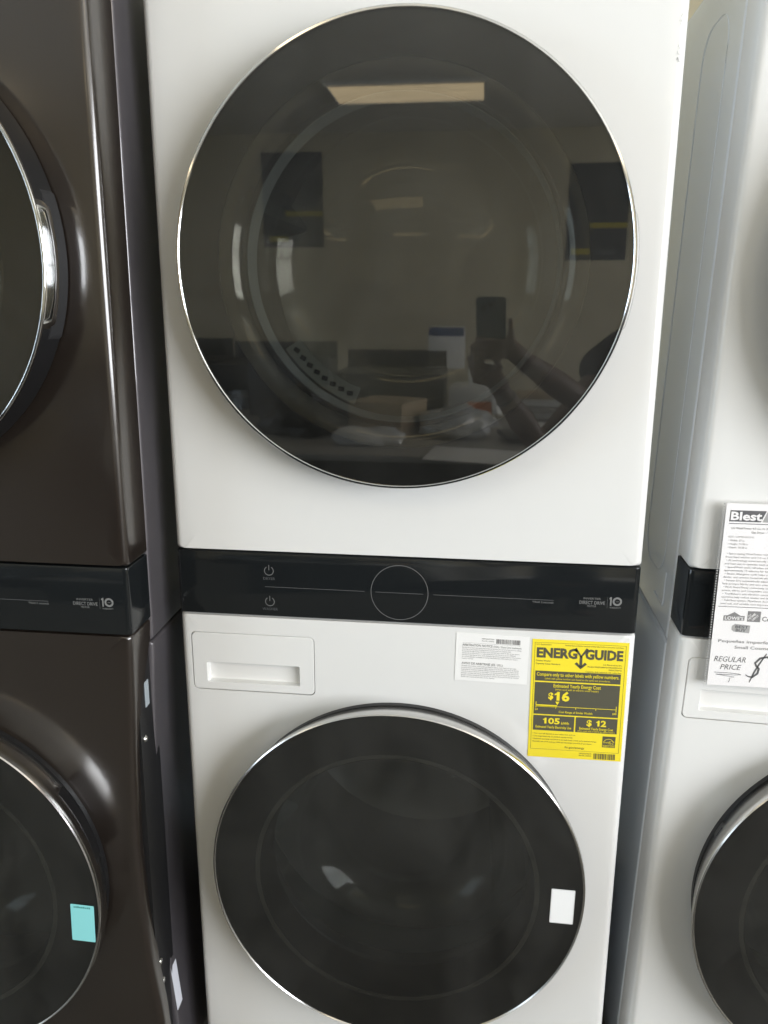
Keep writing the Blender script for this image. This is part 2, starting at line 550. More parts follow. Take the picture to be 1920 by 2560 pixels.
def boolean_cut(me, cutter):
    a = bpy.data.objects.new('a', me); b = bpy.data.objects.new('b', cutter)
    COL.objects.link(a); COL.objects.link(b)
    md = a.modifiers.new('cut', 'BOOLEAN'); md.object = b; md.operation = 'DIFFERENCE'; md.solver = 'EXACT'
    dg = bpy.context.evaluated_depsgraph_get()
    out = bpy.data.meshes.new_from_object(a.evaluated_get(dg))
    bpy.data.objects.remove(a); bpy.data.objects.remove(b)
    out.materials.clear()
    return out


def prism(pts, y0, y1):
    V, F = loft([[(x, y0, z) for x, z in pts], [(x, y1, z) for x, z in pts]])
    return mesh_from(V, F)


DX0, DX1, DZ0, DZ1 = -0.3272, -0.1318, -0.1295, -0.0320     # detergent drawer outline
HX0, HX1, HZ0, HZ1 = -0.3042, -0.1556, -0.1160, -0.0818     # its finger recess


def drawer(parent, mat_face):
    e = empty('detergent_drawer', parent=parent)
    hw, hh = (DX1 - DX0) / 2 - 0.0011, (DZ1 - DZ0) / 2 - 0.0011
    cx, cz = (DX0 + DX1) / 2, (DZ0 + DZ1) / 2
    rw, rh = (HX1 - HX0) / 2, (HZ1 - HZ0) / 2
    rx, rz = (HX0 + HX1) / 2, (HZ0 + HZ1) / 2
    L = []
    for (w, h, r, y) in [(hw, hh, 0.0075, 0.012), (hw, hh, 0.0075, 0.0012), (hw - 0.0010, hh - 0.0010, 0.0066, 0.0)]:
        L.append([(cx + x, y, cz + z) for x, z in rrect(w, h, r, 5, 10)])
    for (w, h, r, y) in [(rw, rh, 0.003, 0.0), (rw - 0.0008, rh - 0.0008, 0.0024, 0.0012)]:
        L.append([(rx + x, y, rz + z) for x, z in rrect(w, h, r, 5, 10)])
    V, F = loft(L, True, False)
    link('face', mesh_from(V, F), mat_face, e)
    # hollow for the fingers: undercut at the top, its floor sweeping up from the lower edge
    L = []
    for k, y in enumerate([0.0012, 0.006, 0.014, 0.022, 0.027]):
        t = k / 4
        L.append([(rx + x, y, rz + z) for x, z in rrect(rw - 0.0008 - 0.004 * t * t, rh - 0.0008 - 0.003 * t * t, 0.0024 + 0.004 * t, 5, 10)])
    V, F = loft(L, False, True)
    link('finger_recess', mesh_from(V, F), mat_face, e)
    return e


def markings(strip):
    """the print on the control strip"""
    y = -0.0006
    for z in (0.0721, 0.0231):
        p = Print()
        p.ring(-0.199, z, 0.0068, 0.0013, 90 + 32, 450 - 32, 30)
        p.rect(-0.199 - 0.0006, -0.199 + 0.0006, z + 0.001, z + 0.0092)
        p.build('power_symbol', 'mark', strip, y)
    for w, z in (('DRYER', 0.0578), ('WASHER', 0.0092)):
        p = Print(); p.text(w, -0.199, z, 0.0042, align='C'); p.build('lettering', 'mark_dim', strip, y)
    for a, b in (((-0.2059, 0.0468), (-0.0538, 0.0464)), ((-0.0379, 0.0463), (0.0334, 0.0461)), ((0.0482, 0.0459), (0.2227, 0.0458))):
        p = Print(); p.line([a, b], 0.0006); p.build('divider_line', 'mark', strip, y)
    p = Print(); p.ring(-0.0018, 0.0466, 0.0424, 0.0010, n=96)
    p.build('dial_ring', 'mark', strip, y)
    p = Print()
    p.text('*Hold 3 seconds', 0.2228, 0.0408, 0.0032, align='R')
    p.build('lettering', 'mark_light', strip, y)
    p = Print()
    p.text('INVERTER', 0.2768, 0.0497, 0.0030, width=0.0242, align='C')
    p.text('DIRECT DRIVE', 0.2772, 0.0425, 0.0050, width=0.0360, align='C', bold=0.008)
    p.text('MOTOR', 0.2769, 0.0383, 0.0028, width=0.0125, align='C')
    p.rect(0.2983, 0.2985, 0.0377, 0.0548)
    p.build('lettering', 'mark_light', strip, y)
    p = Print()
    p.poly([(0.3022, 0.0415), (0.3044, 0.0415), (0.3044, 0.0548), (0.3030, 0.0548), (0.3010, 0.0535), (0.3010, 0.0512), (0.3022, 0.0518)])
    p.ring(0.3122, 0.0482, 0.0052, 0.0028, n=40)
    p.text('YEAR', 0.3122, 0.0475, 0.0014, align='C')
    p.text('WARRANTY', 0.3101, 0.0376, 0.0022, width=0.0160, align='C')
    p.build('warranty_mark', 'mark_light', strip, y)


def dryer_door(parent, side_mat):
    e = empty('dryer_door', parent=parent)
    r = DR
    D = -0.0582      # front of the glass
    link('door_body', revolve([(0.240, 0.004), (r - 0.004, -0.0005), (r - 0.0012, -0.003), (r - 0.0008, -0.020), (r - 0.0016, D + 0.0037),
                               (r - 0.006, D + 0.0030), (0.238, D + 0.0030), (0.236, -0.030)], DZ, ring=True), side_mat, e)
    link('chrome_rim', revolve([(r - 0.0046, D + 0.0032), (r - 0.0006, D + 0.0050), (r, D + 0.0037), (r - 0.0001, D - 0.0004), (r - 0.0007, D - 0.0010), (r - 0.0030, D - 0.0012),
                                (r - 0.0040, D - 0.0004)], DZ, 192, ring=True), 'chrome', e)
    link('glass', revolve([(0.0005, D + 0.0027), (r - 0.0044, D + 0.0027), (r - 0.0041, D + 0.0004), (0.0005, D)], DZ, 128), 'mirror_glass', e)
    lip = [(0.2375 - 0.031 * math.sin(R(a)), -0.0520 + 0.0235 * (1 - math.cos(R(a)))) for a in range(0, 91, 9)]
    link('inner_lip', revolve(lip, DZ, 128), 'lip', e, 80)
    link('inner_ring', revolve([(0.2062, -0.0295), (0.2052, -0.0300), (0.2030, 0.006), (0.2062, 0.006)], DZ, ring=True), 'ring_grey', e)
    bowl = [(0.2030, 0.006), (0.2015, 0.014), (0.197, 0.025), (0.189, 0.036), (0.178, 0.0455), (0.165, 0.0525), (0.152, 0.0565), (0.140, 0.0577), (0.128, 0.0562),
            (0.11, 0.0517), (0.085, 0.0464), (0.06, 0.0427), (0.03, 0.0399), (0.0005, 0.039)]
    link('glass_bowl', revolve(bowl, DZ), 'bowl', e, 80)
    # grip: a paler recess in the door's side with a chrome tongue behind the rim
    link('grip_recess', arc_solid([(r - 0.004, -0.002), (r + 0.0006, -0.003), (r + 0.0006, -0.034), (r - 0.004, -0.034)], DZ, -21, 17, 40, 0.05, r - 0.004), 'grip_grey', e)
    link('handle', arc_solid([(r - 0.003, -0.030), (r + 0.0030, -0.030), (r + 0.0052, -0.036), (r + 0.0046, -0.046), (r + 0.0006, D + 0.003), (r - 0.003, D + 0.003)],
                             DZ, -18, 14, 40, 0.10, r - 0.003), 'chrome', e)
    # lint grille low on the left
    g = link('lint_grille', arc_solid([(0.176, 0.0135), (0.2000, 0.0085), (0.2000, 0.0105), (0.176, 0.0155)], DZ, 214, 250, 40, 0), 'grille', e)
    for k in range(8):
        a = R(217 + k * 4.2)
        rr = 0.1885
        m = box_mesh(-0.0032, 0.0032, -0.001, 0.001, -0.0042, 0.0042)
        m.transform(Matrix.Translation((rr * math.cos(a), 0.0102, DZ + rr * math.sin(a))) @ Matrix.Rotation(-(a + R(20)), 4, 'Y'))
        link('slot', m, 'print_black', e, 0)
    return e


def washer_door(parent):
    e = empty('washer_door', parent=parent)
    r = WR
    link('door_gap_ring', revolve([(r - 0.024, 0.004), (r - 0.0130, -0.0004), (r - 0.0135, -0.008), (r - 0.024, -0.010)], WZ, ring=True), 'black', e)
    link('chrome_rim', revolve([(0.215, -0.004), (r - 0.0150, -0.010), (r - 0.0135, -0.012), (r - 0.0016, -0.050), (r, -0.0560), (r - 0.0008, -0.0604),
                                (r - 0.0025, -0.0618), (r - 0.0042, -0.0604), (r - 0.0046, -0.0575), (0.215, -0.0575)], WZ, 192, ring=True), 'satin', e)
    link('print_band', revolve([(r - 0.0048, -0.0570), (r - 0.0048, -0.0582), (0.222, -0.0582), (0.216, -0.040), (0.214, -0.010), (0.212, -0.002), (0.2065, -0.002),
                                (0.2105, -0.040), (0.214, -0.0570)], WZ, ring=True), 'print_black', e)
    link('glass', revolve([(0.0005, -0.0588), (r - 0.0050, -0.0588), (r - 0.0047, -0.0606), (0.0005, -0.0616)], WZ), 'washer_glass', e)
    link('glass_bowl', revolve([(0.2072, -0.0045), (0.2035, 0.020), (0.192, 0.055), (0.174, 0.085), (0.152, 0.102), (0.132, 0.108), (0.128, 0.104), (0.10, 0.098),
                                (0.05, 0.094), (0.0005, 0.093)], WZ), 'bowl_deep', e, 80)
    link('grip_recess', arc_solid([(r - 0.018, -0.010), (r - 0.0130, -0.011), (r - 0.0050, -0.0370), (r - 0.012, -0.0375)], WZ, 9, 38, 40, 0.06, r - 0.018), 'black', e)
    link('handle', arc_solid([(r - 0.018, -0.012), (r - 0.0105, -0.012), (r - 0.0050, -0.024), (r + 0.0010, -0.042), (r + 0.0004, -0.0560), (r - 0.006, -0.0570)],
                             WZ, -42, 9, 50, 0.40, r - 0.018), 'satin', e)
    for a0, a1 in ((153, 161), (187, 193)):
        link('hinge_cutout', arc_solid([(r - 0.020, -0.009), (r - 0.0130, -0.010), (r - 0.0096, -0.0225), (r - 0.016, -0.023)], WZ, a0, a1, 10, 0.25, r - 0.018), 'black', e)
    return e


def lathe_drum(parent, name, zc, r, depth, y0, lifters, mat='drum'):
    d = empty(name, parent=parent)
    link('gasket', revolve([(0.262, 0.021), (0.252, 0.024), (0.236, 0.012), (0.222, 0.022), (0.224, 0.045), (0.262, 0.05)], zc, ring=True), 'rubber', d)
    link('shell', revolve([(r - 0.02, y0), (r, y0 + 0.03), (r, y0 + depth), (r - 0.03, y0 + depth + 0.02), (0.10, y0 + depth + 0.03), (0.0005, y0 + depth + 0.028)], zc), mat, d)
    for k in range(3):
        a = lifters + k * 120
        link('lifter', arc_solid([(r, y0 + 0.05), (r - 0.05, y0 + 0.07), (r - 0.055, y0 + depth - 0.05), (r, y0 + depth - 0.02)], zc, a - 9, a + 9, 14, 0.5, r), 'grille', d)


def tower(name, label, mats, matrix, bow=None, ridge=False):
    t = empty(name, label, 'washer dryer', matrix=matrix)
    body = empty('body', parent=t)
    body.location = (0, 0, ZB)      # local z = 0 at the strip's lower edge
    face, side, strip_side = mats
    RET = 0.070
    up = front_panel(W2, ZA + 0.0012, TOP, RET, 0.011, (DZ, 0.262))
    link('upper_panel', up, face, body)
    lo = front_panel(W2, -0.86, -0.0012, RET, 0.011, (WZ, 0.262), bow=bow)
    hw, hh = (DX1 - DX0) / 2, (DZ1 - DZ0) / 2
    cut = prism([((DX0 + DX1) / 2 + x, (DZ0 + DZ1) / 2 + z) for x, z in rrect(hw, hh, 0.008, 5, 4)], -0.01, 0.016)
    lo = boolean_cut(lo, cut)
    link('lower_panel', lo, face, body)
    drawer(body, 'white_plastic' if face == 'white' else face)
    # control strip
    L = []
    base = rrect(W2 - 0.0006, ZA / 2, 0.0012, 2, 8)
    for ins, y in [(0, RET), (0, 0.007), (0.0005, 0.0045), (0.0018, 0.0022), (0.0042, 0.0006), (0.0075, 0.0)]:
        L.append([((W2 - 0.0006 - ins) / (W2 - 0.0006) * x, y, ZA / 2 + z) for x, z in base])
    V, F = loft(L)
    st = link('control_strip', mesh_from(V, F), 'strip', body)
    markings(st)
    dryer_door(body, strip_side)
    washer_door(body)
    lathe_drum(body, 'dryer_drum', DZ, 0.29, 0.42, 0.05, 40)
    lathe_drum(body, 'washer_drum', WZ, 0.27, 0.36, 0.13, 75, 'drum_dark')
    # cabinet: upper and lower shells behind the front covers
    ci = W2 + 0.0008
    for nm, z0, z1 in (('upper_cabinet', -0.0385, TOP - 0.002), ('lower_cabinet', -0.875, -0.0415)):
        zc, hh = (z0 + z1) / 2, (z1 - z0) / 2
        L = []
        for hw_, h_, r_, y in [(ci - 0.0055, hh - 0.002, 0.004, RET + 0.0010), (ci - 0.0030, hh - 0.001, 0.005, RET + 0.0014), (ci - 0.0009, hh, 0.006, RET + 0.0030), (ci, hh, 0.006, RET + 0.0056),
                               (ci - 0.0004, hh, 0.006, RET + 0.012), (ci - 0.0006, hh, 0.006, 0.765), (ci - 0.02, hh - 0.02, 0.006, 0.765), (ci - 0.02, hh - 0.002, 0.006, RET + 0.0010)]:
            lp = [[x, y, zc + z] for x, z in rrect(hw_, h_, r_, 4, 16)]
            if bow:
                for p_ in lp:
                    if p_[0] > 0.1: p_[0] += interp(p_[2], CAB_BOW)
            L.append(lp)
        V, F = loft(L, False, False)
        n = len(L[0]); k = len(L) - 1
        for i in range(n):
            j = (i + 1) % n
            F.append((k * n + i, k * n + j, j, i))
        F.append(tuple(range(6 * n, 7 * n)))
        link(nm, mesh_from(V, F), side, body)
    for sx in (-1, 1):
        link('inner_frame', box_mesh(W2 - 0.020 if sx > 0 else -W2 + 0.008, W2 - 0.008 if sx > 0 else -W2 + 0.020, 0.022, 0.09, -0.84, TOP - 0.03), 'black', body, 0)
    if ridge:
        for sx in (-1, 1):
            x = sx * (ci - 0.0006)
            pts = [(x, 0.2175 + yy, 0.447 + zz) for yy, zz in rrect(0.0725, 0.408, 0.05, 10, 30)]
            link('side_embossing', polyline_tube(pts + pts[:1], 0.0009, 6), side, body)
            link('side_embossing', polyline_tube([(x, 0.121, 0.055), (x, 0.121, 0.004), (x, 0.126, -0.002), (x, 0.186, 0.0)], 0.0018, 6), side, body)
    for sx in (-1, 1):
        for yy in (0.10, 0.70):
            f = link('foot', revolve([(0.0005, 0), (0.022, 0), (0.024, 0.006), (0.012, 0.012), (0.012, 0.066), (0.0005, 0.066)], 0, 16), 'black', body)
            f.rotation_euler = (R(90), 0, 0); f.location = (sx * 0.29, yy, -ZB + 0.001)
    return t, body


COVER_BOW = ((-0.86, 0.020), (-0.68, 0.005), (-0.56, -0.007), (-0.445, -0.0147), (-0.35, -0.0168), (-0.22, -0.0125), (-0.10, -0.006), (0.0, -0.002))
CAB_BOW = ((-0.86, 0.006), (-0.755, 0.0), (-0.625, -0.009), (-0.50, -0.0136), (-0.40, -0.0135), (-0.32, -0.0114), (-0.15, -0.006), (-0.04, -0.001), (0.0, 0.0))


def interp(z, tab):
    if z <= tab[0][0]: return tab[0][1]
    for (a, va), (b, vb) in zip(tab, tab[1:]):
        if z <= b:
            t = (z - a) / (b - a); t = t * t * (3 - 2 * t) * 0.5 + t * 0.5
            return va + (vb - va) * t
    return tab[-1][1]


def unit_matrix(q, edge_x):
    """q = (x, y, turn, lean, lift) of the front edge at local x = edge_x"""
    x, y, turn, lean, lift = q
    return (Matrix.Translation((x, y, ZB + lift)) @ Matrix.Rotation(turn, 4, 'Z') @ Matrix.Rotation(lean, 4, 'Y')
            @ Matrix.Translation((-edge_x, 0, -ZB)))


main, main_b = tower('laundry_tower', 'white laundry tower in the middle with a yellow energy label', ('white', 'white_side', 'black'), Matrix.Identity(4))


def bow_left(p):
    """the loose lower cover of the dark tower: its right edge is bent and pulled off the cabinet"""
    x, y, z = p
    t = (x - 0.05) / (W2 - 0.05)
    p[0] = x + interp(z, COVER_BOW) * t ** 3
    if y > 0.015 and x > W2 - 0.03:
        k = max(0.0, min(1.0, (-0.03 - z) / 0.10))
        p[1] = y * (1 - 0.62 * k)


ML = unit_matrix((-0.3717, -0.1069, 0.0232, 0.0082, 0.0035), W2)
MR = unit_matrix((0.4050, 0.0042, 0.0, 0.0269, -0.0005), -W2)
left, left_b = tower('laundry_tower', 'dark bronze steel laundry tower at the left edge with a teal tag', ('steel', 'steel_side', 'black'), ML, bow=bow_left)
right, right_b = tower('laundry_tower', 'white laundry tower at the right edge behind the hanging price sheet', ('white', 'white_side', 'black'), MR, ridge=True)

# screws and a bracket showing behind the loose cover of the dark tower
for (y, z) in ((0.035, -0.184), (0.033, -0.590), (0.039, -0.633)):
    s = link('screw', revolve([(0.0005, -0.0035), (0.004, -0.003), (0.0058, -0.001), (0.0058, 0.001), (0.0005, 0.001)], 0, 14), 'screw', left_b)
    s.location = (W2 - 0.0074, y, z); s.rotation_euler = (0, 0, R(90))
link('bracket', box_mesh(W2 - 0.0085, W2 - 0.0068, 0.046, 0.060, -0.138, -0.097, 0.0004, 1), 'ring_grey', left_b, 0)

# small scuffs on the right edge of the middle tower
for k, (z, h) in enumerate(((0.792, 0.010), (0.762, 0.014), (0.748, 0.005))):
    p = Print()
    for i in range(5):
        a = random.uniform(-0.002, 0.002); zz = z + random.uniform(-h, h) * 0.6
        p.line([(0.3335 + a, zz), (0.3340 + a + random.uniform(-0.001, 0.001), zz + random.uniform(0.001, 0.004))], 0.0008)
    p.build('scuff', 'scuff', main_b, -0.0004, kind='stuff')


# ---------------------------------------------------------------- labels and papers
def sheet_mesh(w, h, curl=0.0, n=10, th=0.0003):
    """a thin solid sheet, x 0..w, z 0..-h, front at y = 0, gently curled"""
    V = []; F = []
    for s in (0, 1):
        for i in range(n + 1):
            for j in range(n + 1):
                u, v = i / n, j / n
                y = -curl * (u * u * 0.6 + (v ** 3) * 0.4) + s * th
                V.append((u * w, y, -v * h))
    m = (n + 1) ** 2
    for s in (0, 1):
        for i in range(n):
            for j in range(n):
                a = s * m + i * (n + 1) + j
                F.append((a, a + 1, a + n + 2, a + n + 1))
    edge = [i * (n + 1) for i in range(n + 1)] + [n * (n + 1) + j for j in range(1, n + 1)] + [i * (n + 1) + n for i in range(n - 1, -1, -1)] + list(range(n - 1, 0, -1))
    for k in range(len(edge)):
        a, b = edge[k], edge[(k + 1) % len(edge)]
        F.append((a, b, b + m, a + m))
    return mesh_from(V, F)


def barcode(p, x0, x1, z0, z1):
    x = x0
    while x < x1:
        w = random.choice((0.0004, 0.0006, 0.0009, 0.0013))
        p.rect(x, min(x + w, x1), z0, z1)
        x += w + random.choice((0.0004, 0.0006, 0.001))


# ---- energy label
en = empty('energy_label', 'yellow energy cost label with $16 and bar code on the white lower panel', 'label',
           matrix=Matrix.Translation((0.1957, -0.0008, ZB - 0.0155)) @ Matrix.Rotation(R(-0.4), 4, 'Y'))
EW, EH = 0.1385, 0.1925
link('paper', sheet_mesh(EW, EH, 0.0), 'yellow', en)


def ex(u): return (u - 150) / (1400 - 150) * EW       # layout measured on a straightened copy, 1250 x 1540 units


def ez(v): return -(v - 150) / (1700 - 150) * EH


ink = Print()
# frame line
for a in ([(185, 190), (1362, 190)], [(1362, 190), (1362, 1590)], [(1362, 1590), (185, 1590)], [(185, 1590), (185, 190)]):
    ink.line([(ex(u), ez(v)) for u, v in a], 0.0004)
ink.text('U.S. Government', ex(205), ez(222), 0.0023, width=ex(400) - ex(205))
ink.text('Federal law prohibits removal of this label before consumer purchase.', ex(580), ez(222), 0.0021, width=ex(1335) - ex(580))
for s, u0, u1 in (('ENERG', 212, 742), ('GUIDE', 842, 1332)):
    ink.text(s, ex(u0), ez(375), ex(125) - ex(0) + 0.0008, width=ex(u1) - ex(u0), bold=0.045)
# the tall Y whose stem is an arrow
ink.line([(ex(712), ez(248)), (ex(792), ez(348)), (ex(872), ez(248))], 0.0040)
ink.line([(ex(792), ez(340)), (ex(792), ez(480))], 0.0040)
ink.line([(ex(725), ez(432)), (ex(792), ez(492)), (ex(859), ez(432))], 0.0042)
ink.text('Clothes Washer', ex(205), ez(430), 0.0024, width=ex(405) - ex(205))
ink.text('Capacity Class: Standard', ex(205), ez(468), 0.0024, width=ex(522) - ex(205))
ink.text('LG Electronics Inc.', ex(1325), ez(448), 0.0024, width=ex(1325) - ex(1085), align='R')
ink.text('Models WKEX200H*A/WKGX201H*A', ex(1325), ez(482), 0.0024, width=ex(1325) - ex(885), align='R')
ink.text('WKHC202H*A', ex(1325), ez(514), 0.0024, width=ex(1325) - ex(1155), align='R')
ink.text('Capacity (tub volume): 4.5 cubic feet', ex(1325), ez(546), 0.0024, width=ex(1325) - ex(860), align='R')
for a, b, c, d in ((205, 1320, 552, 682), (205, 1320, 700, 1120), (205, 752, 1136, 1336), (772, 1320, 1136, 1336)):
    ink.rect(ex(a), ex(b), ez(d), ez(c))
for k, s in enumerate(('\u2022 Your cost will depend on your utility rates and use.', '\u2022 Cost range based only on standard capacity models.',
                       '\u2022 Estimated operating cost based on six wash loads a week and a national average',
                       '  electricity cost of 14 cents per kWh and natural gas cost of $1.21 per therm.')):
    ink.text(s, ex(205), ez(1388 + 36 * k), 0.0021, width=(ex(780), ex(745), ex(1060), ex(1000))[k] - ex(205))
ink.text('ftc.gov/energy', ex(775), ez(1562), 0.0036, align='C')
ink.text('MEZ67070275', ex(1005), ez(1628), 0.0021, align='R', width=0.018)
ink.text('Rev.00_042023', ex(1005), ez(1656), 0.0021, align='R', width=0.018)
random.seed(3)
barcode(ink, ex(1035), ex(1320), ez(1685), ez(1608))
ink.rect(ex(1140), ex(1310), ez(1520), ez(1372))
ink.build('print', 'yellow_ink', en, -0.0003, kind='stuff')
yl = Print()
yl.text('Compare only to other labels with yellow numbers.', ex(762), ez(615), 0.0054, width=ex(1300) - ex(225), align='C', bold=0.012)
yl.text('Labels with yellow numbers are based on the same test procedures.', ex(762), ez(658), 0.0028, width=ex(1190) - ex(335), align='C')
yl.text('Estimated Yearly Energy Cost', ex(762), ez(758), 0.0055, width=ex(1075) - ex(455), align='C', bold=0.012)
yl.text('(when used with an electric water heater)', ex(762), ez(796), 0.0030, width=ex(1045) - ex(475), align='C')
yl.text('$', ex(390), ez(912), 0.0100, bold=0.035)
yl.one(ex(472), ex(540), ez(930), 0.0142); yl.text('6', ex(568), ez(930), 0.0142, width=ex(672) - ex(568), bold=0.04)
yl.poly([(ex(487), ez(945)), (ex(541), ez(945)), (ex(514), ez(990))])
yl.rect(ex(232), ex(514), ez(1020), ez(992))
yl.line([(ex(232), ez(1012)), (ex(1290), ez(1012))], 0.0008)
for u, a, b in ((232, 955, 1035), (1290, 970, 1045), (496, 1012, 1036), (760, 1012, 1036), (1025, 1012, 1036)):
    yl.line([(ex(u), ez(a)), (ex(u), ez(b))], 0.0009)
yl.text('$4', ex(222), ez(1068), 0.0028, bold=0.01)
yl.text('$40', ex(1298), ez(1078), 0.0028, align='R', bold=0.01)
yl.text('Cost Range of Similar Models', ex(762), ez(1092), 0.0034, width=ex(985) - ex(540), align='C', bold=0.01)
yl.one(ex(335), ex(382), ez(1242), 0.0094); yl.text('05', ex(404), ez(1242), 0.0094, width=ex(560) - ex(404), bold=0.03)
yl.text('kWh', ex(580), ez(1245), 0.0042, bold=0.012)
yl.text('Estimated Yearly Electricity Use', ex(478), ez(1302), 0.0040, width=ex(715) - ex(240), align='C', bold=0.012)
yl.text('$', ex(915), ez(1242), 0.0094, width=ex(985) - ex(915), bold=0.03); yl.one(ex(1040), ex(1086), ez(1242), 0.0094); yl.text('2', ex(1102), ez(1242), 0.0094, width=ex(1175) - ex(1102), bold=0.03)
yl.text('Estimated Yearly Energy Cost', ex(1046), ez(1296), 0.0040, width=ex(1270) - ex(822), align='C', bold=0.012)
yl.text('(when used with a natural gas water heater)', ex(1046), ez(1324), 0.0025, width=ex(1285) - ex(795), align='C')
# efficiency emblem: arc, script word and star in a square
yl.ring(ex(1222), ez(1470), ex(222) - ex(150), 0.0007, 25, 158, 24)
yl.text('energy', ex(1155), ez(1462), 0.0036, width=ex(1248) - ex(1155), shear=0.3)
st = []
for k in range(10):
    r = 0.0042 if k % 2 == 0 else 0.0018
    st.append((ex(1262) + r * math.sin(k * math.pi / 5), ez(1448) + r * math.cos(k * math.pi / 5)))
for k in range(10):
    yl.line([st[k], st[(k + 1) % 10]], 0.0005)
yl.line([(ex(1140), ez(1490)), (ex(1310), ez(1490))], 0.0005)
yl.text('ENERGY STAR', ex(1225), ez(1513), 0.0022, width=ex(1302) - ex(1150), align='C')
yl.build('yellow_figures', 'yellow', en, -0.0006, kind='stuff')

# ---- arbitration notice
no = empty('notice_label', 'white printed arbitration notice stuck left of the yellow label', 'label',
           matrix=Matrix.Translation((0.0840, -0.0008, ZB - 0.0112)) @ Matrix.Rotation(R(0.9), 4, 'Y'))
NW, NH = 0.1075, 0.0768
link('paper', sheet_mesh(NW, NH), 'paper', no)
p = Print()
p.text('MBM68497304', 0.038, -0.0085, 0.0019, width=0.0180)
p.text('Rev.04_102825', 0.038, -0.0118, 0.0019, width=0.0180)
barcode(p, 0.0592, 0.0945, -0.0140, -0.0066)
p.rect(0.0095, 0.0945, -0.01535, -0.0151)
p.text('ARBITRATION NOTICE', 0.0095, -0.0205, 0.0036, width=0.0445, bold=0.008)
p.text('(USA) / \u00c9tats-Unis seulement', 0.0555, -0.0205, 0.0031, width=0.0410)
TXT = ('By using this product, you agree that all disputes between you and LG arising out of or relating',
       'in any way to this product (including but not limited to warranty disputes) shall',
       'be resolved through binding arbitration on an individual basis, unless the laws of your state or',
       'territory do not permit that, or, in other jurisdictions, if you choose to opt out. Additional',
       'information regarding the terms of the arbitration agreement (including details on the procedure',
       'for resolving disputes) is available at www.lg.com/us/arbitration (USA) and/or your owner\u2019s',
       'manual or warranty.')
for k, s in enumerate(TXT):
    p.text(s, 0.0095, -0.0238 - 0.00295 * k, 0.00185, width=(0.0870, 0.0715, 0.0850, 0.0790, 0.0870, 0.0825, 0.0172)[k])
p.text('AVISO DE ARBITRAJE (EE. UU.)', 0.0095, -0.0500, 0.0036, width=0.0610, bold=0.006)
TXT = ('Al utilizar este producto, usted acepta que todas las disputas entre usted y LG que surjan',
       'de este producto o se relacionen de alguna manera con \u00e9l (incluidas, entre otras, las disputas',
       'de garant\u00eda) se resolver\u00e1n mediante arbitraje vinculante de forma individual, a menos que las',
       'leyes de su estado o territorio no lo permitan, o en otras jurisdicciones, si decide optar por no',
       'participar. Los sitios web www.lg.com/us/arbitration (EE. UU.) y/o el manual del propietario o la',
       'garant\u00eda contienen informaci\u00f3n adicional sobre los t\u00e9rminos del acuerdo de arbitraje (incluidos',
       'detalles sobre el procedimiento para resolver disputas).')
for k, s in enumerate(TXT):
    p.text(s, 0.0095, -0.0533 - 0.00295 * k, 0.00185, width=(0.0810, 0.0850, 0.0850, 0.0850, 0.0865, 0.0855, 0.0500)[k])
p.build('print', 'ink_grey', no, -0.0003, kind='stuff')

# ---- blank white tag on the washer door and the teal tag on the dark one
def tag_card(name, label, M0, w, h, mat, r=0.0015):
    o = empty(name, label, 'tag', matrix=M0)
    V, F = loft([[(w / 2 + x, 0.0003, -h / 2 + z) for x, z in rrect(w / 2, h / 2, r, 4, 2)], [(w / 2 + x, 0.0, -h / 2 + z) for x, z in rrect(w / 2, h / 2, r, 4, 2)]])
    link('card', mesh_from(V, F), mat, o, 0)
    return o


wt = tag_card('blank_tag', 'blank white tag stuck on the middle washer door glass', Matrix.Translation((0.2387, -0.0622, ZB - 0.3918)) @ Matrix.Rotation(R(0.5), 4, 'Y'), 0.0352, 0.0602, 'tag_white')
p = Print()
for a in ([(0.0008, -0.0008), (0.0344, -0.0008)], [(0.0344, -0.0008), (0.0344, -0.0594)], [(0.0344, -0.0594), (0.0008, -0.0594)], [(0.0008, -0.0594), (0.0008, -0.0008)]):
    p.line(a, 0.0003)
p.build('print', 'ink_mid', wt, -0.0002)

tt = tag_card('teal_tag', 'teal tag stuck on the dark washer door glass at left', ML @ Matrix.Translation((0, 0, 0)), 0.0362, 0.0640, 'teal')
TT_LOCAL = Matrix.Translation((0.2448, -0.0622, ZB - 0.4075))
tt.matrix_world = ML @ TT_LOCAL @ Matrix.Rotation(R(2.0), 4, 'Y')
p = Print()
for k in range(9):      # an unreadable heading
    p.rect(0.005 + 0.0029 * k, 0.005 + 0.0029 * k + 0.0021, -0.0058, -0.0036 + 0.0004 * (k % 3))
p.build('print', 'teal_ink', tt, -0.0002, kind='stuff')

ss = tag_card('side_sticker', 'pale sticker low on the side of the dark tower', ML @ Matrix.Translation((W2 + 0.0008 - 0.0085, 0.074, ZB - 0.640)) @ Matrix.Rotation(R(90), 4, 'Z') @ Matrix.Rotation(R(-5), 4, 'X'), 0.024, 0.092, 'lilac')

# ---- price sheet in its clear sleeve, hanging in front of the right tower
ps = empty('price_sheet', 'price sheet in a clear sleeve hanging over the right tower control strip', 'price sheet',
           matrix=Matrix.Translation((0.4385, -0.0125, ZB + 0.2045)))
PW, PH = 0.228, 0.275
SL = link('sleeve', sheet_mesh(PW, PH, 0.0), 'sleeve', ps)
PP = link('paper', sheet_mesh(0.2159, 0.268, 0.0), 'paper_grey', ps)
SL.location = (0, -0.0010, 0)
PP.location = (0.0055, 0.0002, -0.0035)
# perforated strip down the sleeve's left edge
pf = Print()
for k in range(70):
    z = -0.004 - k * 0.0038
    pf.rect(0.0012, 0.0030, z - 0.0012, z + 0.0008)
pf.build('perforation', 'ink_mid', ps, -0.0014, kind='stuff')


def sx(x): return x - 0.4385


